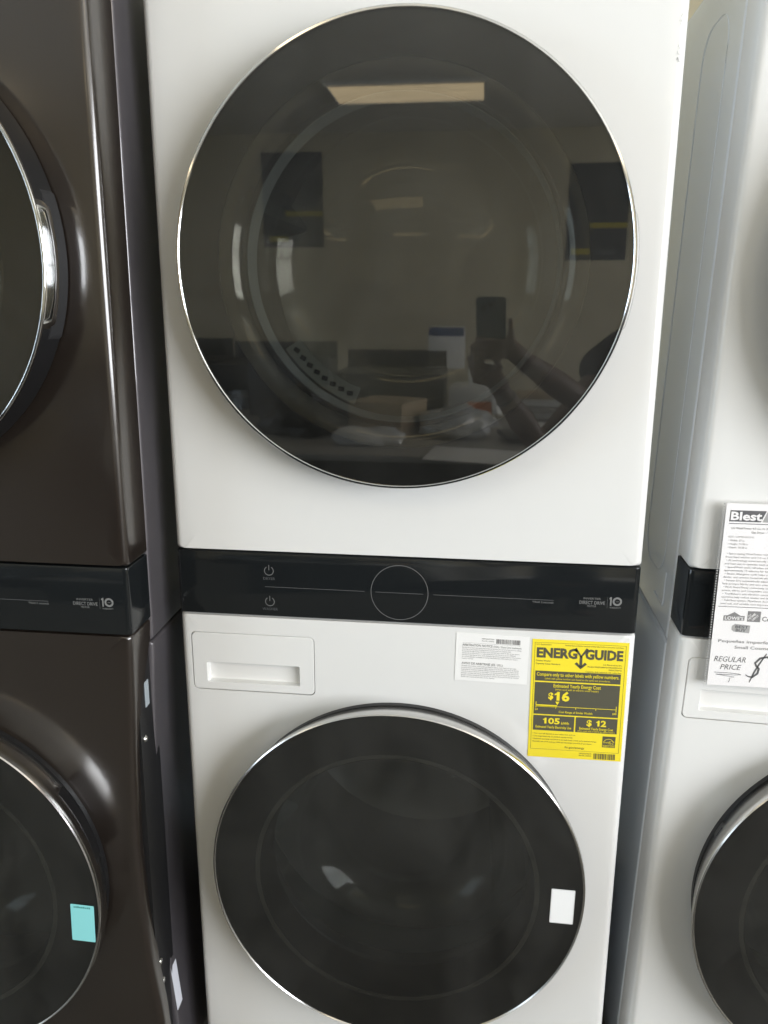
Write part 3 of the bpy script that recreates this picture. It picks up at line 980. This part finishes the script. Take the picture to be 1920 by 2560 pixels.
def sz(z): return z - 0.2045


CX = sx(0.4385 + 0.0055 + 0.108)
ink = Print(); gr = Print(); wh = Print(); md = Print()
ink.poly([(sx(0.4495), sz(0.1757)), (sx(0.4905), sz(0.1757)), (sx(0.4965), sz(0.1915)), (sx(0.4499), sz(0.1915))])
wh.text('Blest', sx(0.4510), sz(0.1782), 0.0112, width=0.0405, bold=0.030)
md.poly([(sx(0.4925), sz(0.1757)), (sx(0.62), sz(0.1757)), (sx(0.62), sz(0.1915)), (sx(0.4985), sz(0.1915))])
ink.rect(sx(0.4497), sx(0.652), sz(0.1724), sz(0.1734))
gr.text('LG WashTower 4.5 Cu. Ft. Front Load Washer and 7.4 Cu. Ft.', sx(0.4536), sz(0.1652), 0.0028, bold=0.01)
gr.text('Gas Dryer \u2013 White', sx(0.4800), sz(0.1598), 0.0028, bold=0.01)
md2 = Print()
md2.text('SIZE / DIMENSIONS', sx(0.4504), sz(0.1530), 0.0025, width=0.034)
for k, s in enumerate(('\u2022 Width: 27 in', '\u2022 Height: 74.38 in', '\u2022 Depth: 30.38 in')):
    gr.text(s, sx(0.4512), sz(0.1478 - 0.0050 * k), 0.0026)
for k, s in enumerate(('\u2022 Space-saving WashTower combines 4.5 cu. ft.', 'front load washer and 7.4 cu. ft. gas dryer', '\u2022 AI technology automatically detects fabric', 'and load size to optimize wash and dry',
                       '\u2022 SpeedWash cycle refreshes small loads in', 'approximately 15 minutes for fast results', '\u2022 Steam Allergiene cycle helps reduce dust,', 'dander, and common household allergens',
                       '\u2022 Sensor Dry automatically adjusts time to', 'help protect fabrics and save energy', '\u2022 Wi-Fi SmartThinQ connectivity supports remote', 'access, alerts, and compatible voice control',
                       '\u2022 TrueBalance anti-vibration system and quiet', 'operation help reduce washer and dryer noise', '\u2022 TubClean system, FlowSense duct alert,', 'steel tub, and wrinkle care improve results')):
    gr.text(s, sx(0.4500) + (0.0014 if s[0] == '\u2022' else 0), sz(0.1290 - 0.00485 * k), 0.0026, width=0.00178 * len(s))
ink.rect(sx(0.4475), sx(0.654), sz(0.0524), sz(0.0532))
# shop logos
gr.poly([(sx(0.4564), sz(0.0318)), (sx(0.4845), sz(0.0330)), (sx(0.4845), sz(0.0400)), (sx(0.4790), sz(0.0400)), (sx(0.4702), sz(0.0452)), (sx(0.4615), sz(0.0400)), (sx(0.4564), sz(0.0395))])
wh.text("LOWE'S", sx(0.4580), sz(0.0338), 0.0047, width=0.0250, bold=0.02)
gr.poly([(sx(0.4882), sz(0.0318)), (sx(0.5056), sz(0.0318)), (sx(0.5056), sz(0.0476)), (sx(0.4882), sz(0.0476))])
hd = Print()
hd.text('THE', 0, 0.0062, 0.0022, bold=0.01)
hd.text('HOME', -0.003, 0.0016, 0.0038, width=0.0145, bold=0.02)
hd.text('DEPOT', 0.0005, -0.0034, 0.0032, width=0.0125, bold=0.02)
ca, sa = math.cos(R(45)), math.sin(R(45))
wh.add([(sx(0.4935) + (v[0] * ca - v[2] * sa) * 0.86, 0, sz(0.0350) + (v[0] * sa + v[2] * ca) * 0.86) for v in hd.V], hd.F)
gr.text('Costco', sx(0.5078), sz(0.0335), 0.0068, bold=0.02)
md.poly([(sx(0.4720), sz(0.0160)), (sx(0.4930), sz(0.0146)), (sx(0.4935), sz(0.0262)), (sx(0.4730), sz(0.0277)), (sx(0.4690), sz(0.0245)), (sx(0.4688), sz(0.0190))])
ink.text('BEST', sx(0.4735), sz(0.0215), 0.0040, width=0.0178, bold=0.03)
ink.text('BUY', sx(0.4745), sz(0.0164), 0.0040, width=0.0140, bold=0.03)
gr.text('Peque\u00f1as imperfecciones cosm\u00e9ticas', sx(0.4530), sz(-0.0007), 0.0044, width=0.140, bold=0.01)
gr.text('Small Cosmetic Imperfections', sx(0.4757), sz(-0.0095), 0.0044, width=0.108, bold=0.01)
# handwriting
ink.text('REGULAR', sx(0.4500), sz(-0.0302), 0.0082, width=0.0430, shear=0.25, bold=-0.004)
ink.text('PRICE', sx(0.4595), sz(-0.0420), 0.0080, width=0.0285, shear=0.25, bold=-0.004)
ink.line([(sx(a), sz(b)) for a, b in ((0.4518, -0.0470), (0.470, -0.0472), (0.486, -0.0480), (0.4890, -0.0490), (0.480, -0.0500), (0.462, -0.0498), (0.4545, -0.0500), (0.4700, -0.0520),
                                      (0.4800, -0.0530), (0.4735, -0.0555), (0.4745, -0.0575), (0.4728, -0.0615))], 0.0008)
ink.line([(sx(a), sz(b)) for a, b in ((0.5250, -0.0240), (0.5215, -0.0200), (0.5120, -0.0225), (0.5062, -0.0300), (0.5082, -0.0345), (0.5120, -0.0385), (0.5108, -0.0460),
                                      (0.5045, -0.0520), (0.4985, -0.0510), (0.4950, -0.0485))], [0.0012, 0.0028, 0.0032, 0.0030, 0.0028, 0.0032, 0.0032, 0.0028, 0.0018, 0.0010])
ink.line([(sx(a), sz(b)) for a, b in ((0.5200, -0.0150), (0.5120, -0.0310), (0.5060, -0.0450), (0.5012, -0.0600))], [0.0016, 0.0024, 0.0024, 0.0014])
ink.build('print', 'ink', ps, -0.0001, kind='stuff')
gr.build('print', 'ink_grey', ps, -0.0001, kind='stuff')
md.build('print', 'ink_mid', ps, -0.00008, kind='stuff')
md2.build('print', 'ink_mid', ps, -0.0001, kind='stuff')
wh.build('print', 'paper_grey', ps, -0.0003, kind='stuff')

# ---------------------------------------------------------------- what the door glass reflects: the shop behind the photographer
def poster(x0, x1, z0, z1, label):
    o = empty('poster', label, 'poster', 'wall posters', matrix=Matrix.Translation(((x0 + x1) / 2, YB + 0.004, z0)))
    w, h = (x1 - x0) / 2, z1 - z0
    link('board', box_mesh(-w, w, -0.003, 0.003, 0, h), 'poster', o, 0)
    p = Print()      # faces +y: x runs to the viewer's left
    for k, s in enumerate(('Leasing', 'options', 'available')):
        p.text(s, -w + 0.02, h - 0.09 - 0.052 * k, 0.036, bold=0.02)
    p.ring(0.15 * w / 0.27, h - 0.20, 0.055, 0.006)
    p.text('Blest/', -w + 0.08, 0.045, 0.05, bold=0.03)
    p.build('lettering', 'poster_text', o, 0.004, mirror_x=True, kind='stuff')
    p = Print(); p.rect(-w + 0.002, w * 0.25, 0.262, 0.305)
    p.build('yellow_band', 'poster_yellow', o, 0.0045, mirror_x=True)
    p = Print(); p.rect(w * 0.18, w * 0.82, 0.045, 0.095)
    p.build('yellow_band', 'poster_yellow', o, 0.0045, mirror_x=True)


poster(-1.90, -1.36, ZB + 0.94, ZB + 1.73, 'dark shop poster reflected at the left in the dryer door glass')
poster(0.77, 1.27, ZB + 0.82, ZB + 1.60, 'dark shop poster reflected at the right in the dryer door glass')


def thing_box(name, label, cat, x0, x1, y0, y1, z0, z1, mat, rot=0.0, group=None, bev=0.004):
    cx, cy = (x0 + x1) / 2, (y0 + y1) / 2
    o = link(name, box_mesh(x0 - cx, x1 - cx, y0 - cy, y1 - cy, 0, z1 - z0, bev), mat, None, 40)
    o.location = (cx, cy, z0); o.rotation_euler = (0, 0, R(rot))
    tag(o, label, cat, group)
    return o


def carton(name, label, x0, x1, y0, y1, z0, z1, mat, rot=0.0, band=None):
    """closed shipping carton: body, top flaps with a seam, tape"""
    cx, cy = (x0 + x1) / 2, (y0 + y1) / 2
    o = empty(name, label, 'box', matrix=Matrix.Translation((cx, cy, z0)) @ Matrix.Rotation(R(rot), 4, 'Z'))
    w, d, h = (x1 - x0) / 2, (y1 - y0) / 2, z1 - z0
    link('body', box_mesh(-w, w, -d, d, 0, h - 0.004, 0.003), mat, o, 40)
    for s in (-1, 1):
        link('flap', box_mesh(-w, w, 0.0015 if s > 0 else -d, d if s > 0 else -0.0015, h - 0.004, h), mat, o, 0)
    link('tape', box_mesh(-w - 0.0006, w + 0.0006, -0.025, 0.025, h, h + 0.0006), 'sleeve', o, 0)
    if band:
        link('printed_band', box_mesh(-w * 0.98, w * 0.98, d, d + 0.001, h * band[1], h * band[2]), band[0], o, 0)
    return o


TT = 0.745
tb = empty('display_table', 'grey display table reflected low in the dryer door glass', 'table', matrix=Matrix.Translation((0.3, -3.15, 0)))
link('table_top', box_mesh(-1.7, 1.7, -0.72, 0.72, TT - 0.03, TT, 0.004), 'table', tb, 40)
for a in (-1.6, 1.6):
    for b in (-0.62, 0.62):
        link('leg', box_mesh(a - 0.025, a + 0.025, b - 0.025, b + 0.025, 0, TT - 0.03), 'dark', tb, 0)
link('apron', box_mesh(-1.6, 1.6, 0.63, 0.65, 0.08, TT - 0.03), 'dark', tb, 0)
random.seed(11)
for k, (x, y, rz, w, h, s) in enumerate([
        (-0.10, -2.66, 8, 0.55, 0.30, 'large loose paper nearest the table edge'), (0.52, -2.62, -4, 0.42, 0.26, 'white paper at the front right of the table'),
        (0.60, -3.05, 3, 0.60, 0.24, 'white board lying behind the paper at right'), (0.30, -3.45, -6, 0.50, 0.22, 'white board lying deep on the table'),
        (1.05, -3.15, 5, 0.40, 0.30, 'white board lying at the right of the table')]):
    o = link('paper_sheet', sheet_mesh(w, h, 0.012, 8, 0.002), 'box_white', None)
    o.matrix_world = Matrix.Translation((x, y, TT + 0.004 + 0.003 * k)) @ Matrix.Rotation(R(rz), 4, 'Z') @ Matrix.Rotation(R(90), 4, 'X')
    tag(o, s, 'paper', 'papers on the display table')
carton('carton', 'tan carton standing on the display table', -0.52, -0.22, -3.2, -2.9, TT + 0.001, TT + 0.17, 'card', 20)
carton('carton', 'white carton with an orange corner on the display table', 0.02, 0.16, -3.78, -3.66, TT + 0.001, TT + 0.31, 'box_white', 0, ('orange', 0.05, 0.3))
carton('carton', 'slim white carton with a blue band standing against the wall', -0.30, -0.04, -5.15, -4.95, 0.92, 1.22, 'box_white', 0, ('blue', 0.78, 0.98))


def counter(name, label, x0, x1, y0, y1, h):
    o = empty(name, label, 'appliance', 'dark appliances on the shop floor', matrix=Matrix.Translation(((x0 + x1) / 2, (y0 + y1) / 2, 0)))
    w, d = (x1 - x0) / 2, (y1 - y0) / 2
    link('body', box_mesh(-w, w, -d, d - 0.03, 0.03, h - 0.02), 'dark', o, 0)
    link('top', box_mesh(-w - 0.005, w + 0.005, -d, d, h - 0.02, h, 0.004), 'dark', o, 40)
    link('oven_door', box_mesh(-w + 0.02, w - 0.02, d - 0.03, d - 0.005, 0.18, h - 0.16, 0.005), 'black_gloss', o, 40)
    link('handle', polyline_tube([(-w + 0.08, d - 0.005, h - 0.2), (-w + 0.08, d + 0.03, h - 0.2), (w - 0.08, d + 0.03, h - 0.2), (w - 0.08, d - 0.005, h - 0.2)], 0.009, 8), 'satin', o)
    link('back_guard', box_mesh(-w, w, -d, -d + 0.05, h, h + 0.12, 0.004), 'dark', o, 40)


counter('range', 'black range at the far left of the reflected row', -2.45, -1.70, -4.75, -4.1, 1.02)
counter('range', 'black range second from the left in the reflected row', -1.68, -0.94, -4.75, -4.1, 1.00)
counter('range', 'black range behind the tan carton in the reflection', -0.90, -0.16, -5.0, -4.35, 0.93)
def crumple(name, label, cat, c, r, mat, seed):
    bm = bmesh.new(); bmesh.ops.create_icosphere(bm, subdivisions=3, radius=1)
    rnd = random.Random(seed)
    dirs = [Vector((rnd.gauss(0, 1), rnd.gauss(0, 1), rnd.gauss(0, 1))).normalized() for _ in range(26)]
    for v in bm.verts:
        n = v.co.normalized()
        k = max(n.dot(d_) for d_ in dirs)
        v.co = n * (0.55 + 0.55 * k ** 6)
        v.co = Vector((v.co.x * r[0], v.co.y * r[1], max(-0.55, v.co.z) * r[2] + 0.55 * r[2]))
    me = bpy.data.meshes.new('c'); bm.to_mesh(me); bm.free()
    o = link(name, me, mat, None, 0); o.location = c
    return tag(o, label, cat)


crumple('plastic_wrap', 'crumpled pale plastic wrap beside the tan carton', 'wrapping', (-0.02, -3.02, TT), (0.20, 0.16, 0.10), 'wrap', 1)
crumple('plastic_wrap', 'crumpled grey plastic wrap in front of the tan carton', 'wrapping', (-0.42, -2.72, TT), (0.17, 0.10, 0.06), 'wrap', 2)
crumple('black_bag', 'black bag lying left of the tan carton', 'bag', (-0.78, -3.05, TT), (0.26, 0.24, 0.16), 'dark', 3)
for k, (x, y, h, w) in enumerate(((0.72, -3.62, 0.035, 0.9), (0.76, -3.62, 0.030, 0.84), (0.70, -3.62, 0.040, 0.95), (0.74, -3.62, 0.030, 0.88))):
    z = TT + 0.02 + (0, 0.037, 0.069, 0.111)[k]
    thing_box('flat_carton', ('lowest', 'second lowest', 'second highest', 'topmost')[k] + ' flat carton of the stack behind the photographer arms', 'box', x - w / 2, x + w / 2, y - 0.1, y + 0.1,
              z, z + h, ('box_white', 'table', 'box_white', 'card')[k], (2, -3, 4, -1)[k], 'flat cartons in a stack')
thing_box('laptop', 'closed black laptop lying right of the wrap on the display table', 'laptop', 0.20, 0.52, -3.02, -2.80, TT + 0.02, TT + 0.045, 'dark', -12)
thing_box('monitor', 'black monitor standing behind the black bag on the display table', 'monitor', -1.22, -0.72, -3.45, -3.40, TT + 0.02, TT + 0.36, 'dark', 14)
thing_box('storage_box', 'pale storage box beside the black range in the reflection', 'box', -0.10, 0.22, -4.62, -4.3, 0.0, 0.86, 'box_white', 6)


# ---------------------------------------------------------------- the photographer and the phone
ph = empty('mobile_phone', 'dark mobile phone held up by the reflected photographer', 'phone')
ph.matrix_world = Matrix.Translation(cam.location) @ cam.rotation_euler.to_matrix().to_4x4()
V, F = loft([[(0.008 + x * k, -0.064 + z * k2, y) for x, z in rrect(0.0385, 0.0775, 0.010, 6, 6)] for y, k, k2 in
             ((0.0045, 0.95, 0.975), (0.0055, 0.99, 0.995), (0.0075, 1, 1), (0.011, 1, 1), (0.0135, 0.97, 0.985))])
link('case', mesh_from(V, F), 'phone', ph)
V, F = loft([[(0.008 + x * 0.93, -0.064 + z * 0.95, y) for x, z in rrect(0.0385, 0.0775, 0.010, 6, 6)] for y in (0.0136, 0.0142)])
link('screen', mesh_from(V, F), 'lens', ph)
V, F = loft([[(0.0 + x, -0.006 + z, y) for x, z in rrect(0.018, 0.018, 0.006, 6, 4)] for y in (0.0044, 0.0030)])
link('camera_block', mesh_from(V, F), 'phone', ph)
for dx, dz in ((-0.009, -0.014), (0.009, -0.006)):
    link('lens', revolve([(0.0005, 0.0), (0.0065, 0.0), (0.007, -0.0012), (0.0005, -0.0012)], 0, 20), 'lens', ph)
    l = [c for c in ph.children if c.name.startswith('lens')][-1]
    l.location = (dx, dz, 0.0028); l.rotation_euler = (R(90), 0, 0)


def ellipsoid(c, r, n=24, rot=None):
    bm = bmesh.new(); bmesh.ops.create_uvsphere(bm, u_segments=n, v_segments=n // 2, radius=1)
    mt = Matrix.Translation(c) @ (rot or Matrix.Identity(4)) @ Matrix.Diagonal((*r, 1))
    bm.transform(mt); me = bpy.data.meshes.new('e'); bm.to_mesh(me); bm.free()
    return me


def limb(pts, radii):
    """rounded tapering chain"""
    ms = [polyline_tube(pts, radii, 14)]
    for p_, r_ in zip(pts, radii): ms.append(ellipsoid(p_, (r_, r_, r_), 14))
    return ms


def remesh(meshes, voxel):
    me = join_meshes(meshes)
    o = bpy.data.objects.new('tmp', me); COL.objects.link(o)
    md = o.modifiers.new('r', 'REMESH'); md.mode = 'VOXEL'; md.voxel_size = voxel
    sm = o.modifiers.new('s', 'SMOOTH'); sm.iterations = 4; sm.factor = 0.5
    out = bpy.data.meshes.new_from_object(o.evaluated_get(bpy.context.evaluated_depsgraph_get()))
    bpy.data.objects.remove(o); out.materials.clear()
    return out


def Zr(z): return ZB + z


person = empty('person', 'person in dark clothes holding up a phone, reflected in the dryer door', 'person', matrix=Matrix.Translation((0.66, -1.58, 0)))
inv = Matrix.Translation((-0.66, 1.58, 0))
SLf, SRt = (0.52, -1.50, Zr(0.32)), (0.83, -1.62, Zr(0.34))
parts = []
# right arm (upper in the reflection) and left arm (lower)
w1, e1 = (0.205, -1.165, Zr(0.322)), (0.42, -1.33, Zr(0.17))
w2, e2 = (0.160, -1.150, Zr(0.232)), (0.275, -1.245, Zr(0.070))
mid1 = tuple((a + b) / 2 for a, b in zip(w1, e1)); mid2 = tuple((a + b) / 2 for a, b in zip(w2, e2))
parts += limb([SRt, (0.64, -1.50, Zr(0.22)), e1, mid1, w1], [0.056, 0.048, 0.040, 0.038, 0.025])
parts += limb([SLf, (0.40, -1.38, Zr(0.19)), e2, mid2, w2], [0.056, 0.046, 0.040, 0.037, 0.025])
# hand 1: palm right of the phone, fingers across its back, thumb up the right edge
fy = -1.117
p1 = (0.172, -1.140, Zr(0.352))
parts += limb([w1, (0.190, -1.15, Zr(0.338)), p1], [0.025, 0.026, 0.024])
parts += limb([p1, (0.178, -1.135, Zr(0.385)), (0.174, -1.132, Zr(0.418))], [0.016, 0.0105, 0.0085])
for k, (zt, xt) in enumerate(((0.372, 0.092), (0.352, 0.078), (0.332, 0.080))):
    parts += limb([(0.165, -1.135, Zr(0.360 - 0.014 * k)), (0.150, fy, Zr(0.364 - 0.016 * k)), (0.118, fy + 0.004, Zr(zt - 0.004)), (xt, fy - 0.006, Zr(zt))], [0.012, 0.0100, 0.0092, 0.0080])
# hand 2: cups the phone from below
p2 = (0.132, -1.145, Zr(0.280))
parts += limb([w2, (0.148, -1.150, Zr(0.255)), p2], [0.025, 0.027, 0.026])
for k, (xt, zt) in enumerate(((0.072, 0.318), (0.074, 0.300), (0.080, 0.282), (0.090, 0.266))):
    parts += limb([(0.128, -1.140, Zr(0.296 - 0.012 * k)), (0.108, fy - 0.004, Zr(0.302 - 0.013 * k)), (0.088, fy, Zr(zt)), (xt, fy - 0.016, Zr(zt + 0.003))], [0.012, 0.0098, 0.0088, 0.0078])
parts += limb([p2, (0.150, -1.122, Zr(0.300)), (0.140, fy, Zr(0.322))], [0.014, 0.011, 0.0085])
# head, neck, trunk and legs
HC = Vector((0.67, -1.53, Zr(0.62)))
parts += [ellipsoid(HC, (0.075, 0.092, 0.115)), ellipsoid(HC + Vector((-0.01, 0.03, -0.06)), (0.055, 0.062, 0.058)), ellipsoid(HC + Vector((-0.03, 0.098, -0.012)), (0.012, 0.020, 0.022), 10),
          ellipsoid(HC + Vector((0.077, 0, -0.01)), (0.010, 0.02, 0.03), 10), ellipsoid(HC + Vector((-0.077, 0, -0.01)), (0.010, 0.02, 0.03), 10)]
parts += limb([(0.665, -1.57, Zr(0.36)), (0.665, -1.55, Zr(0.50)), (0.667, -1.54, Zr(0.58))], [0.065, 0.052, 0.050])
trunk = [ellipsoid((0.66, -1.57, Zr(0.24)), (0.175, 0.115, 0.20)), ellipsoid((0.66, -1.58, Zr(0.02)), (0.150, 0.110, 0.19)), ellipsoid((0.66, -1.58, Zr(-0.13)), (0.165, 0.120, 0.14))]
parts += trunk + limb([SLf, (0.66, -1.56, Zr(0.40)), SRt], [0.058, 0.075, 0.058])
legs = []
for s in (-1, 1):
    x = 0.66 + s * 0.09
    legs += limb([(x, -1.58, Zr(-0.12)), (x + s * 0.01, -1.57, Zr(-0.48)), (x + s * 0.012, -1.60, 0.10)], [0.085, 0.058, 0.042])
    legs += limb([(x + s * 0.012, -1.60, 0.05), (x + s * 0.02, -1.46, 0.035)], [0.045, 0.034])
body_m = remesh(parts + legs, 0.0055)
body_m.transform(inv)
link('figure', body_m, 'skin', person, 60)
shirt = [ellipsoid((0.66, -1.57, Zr(0.24)), (0.188, 0.128, 0.205)), ellipsoid((0.66, -1.58, Zr(0.02)), (0.165, 0.125, 0.20)), ellipsoid((0.66, -1.58, Zr(-0.10)), (0.175, 0.130, 0.14))]
shirt += limb([SLf, (0.66, -1.56, Zr(0.395)), SRt], [0.070, 0.080, 0.070])
shirt += limb([SLf, (0.45, -1.44, Zr(0.275))], [0.070, 0.066]) + limb([SRt, (0.72, -1.54, Zr(0.285))], [0.070, 0.066])
sh = remesh(shirt, 0.010); sh.transform(inv)
link('shirt', sh, 'cloth', person, 60)
tr_ = []
for s in (-1, 1):
    x = 0.66 + s * 0.09
    tr_ += limb([(x, -1.58, Zr(-0.14)), (x + s * 0.01, -1.57, Zr(-0.48)), (x + s * 0.012, -1.60, 0.09)], [0.096, 0.072, 0.062])
tz = remesh(tr_, 0.012); tz.transform(inv)
link('trousers', tz, 'cloth', person, 60)
hr = remesh([ellipsoid(HC + Vector((0, -0.018, 0.022)), (0.086, 0.096, 0.112)), ellipsoid(HC + Vector((0, -0.06, -0.09)), (0.075, 0.05, 0.12))], 0.009)
hr.transform(inv)
link('hair', hr, 'hair', person, 60)
bc = revolve([(0.0275, -0.003), (0.030, 0), (0.0275, 0.003)], 0, 24, ring=True)
d = (Vector(e2) - Vector(w2)).normalized()
bc.transform(inv @ Matrix.Translation(Vector(w2) + d * 0.02) @ Vector((0, 1, 0)).rotation_difference(d).to_matrix().to_4x4())
link('bracelet', bc, 'black', person)
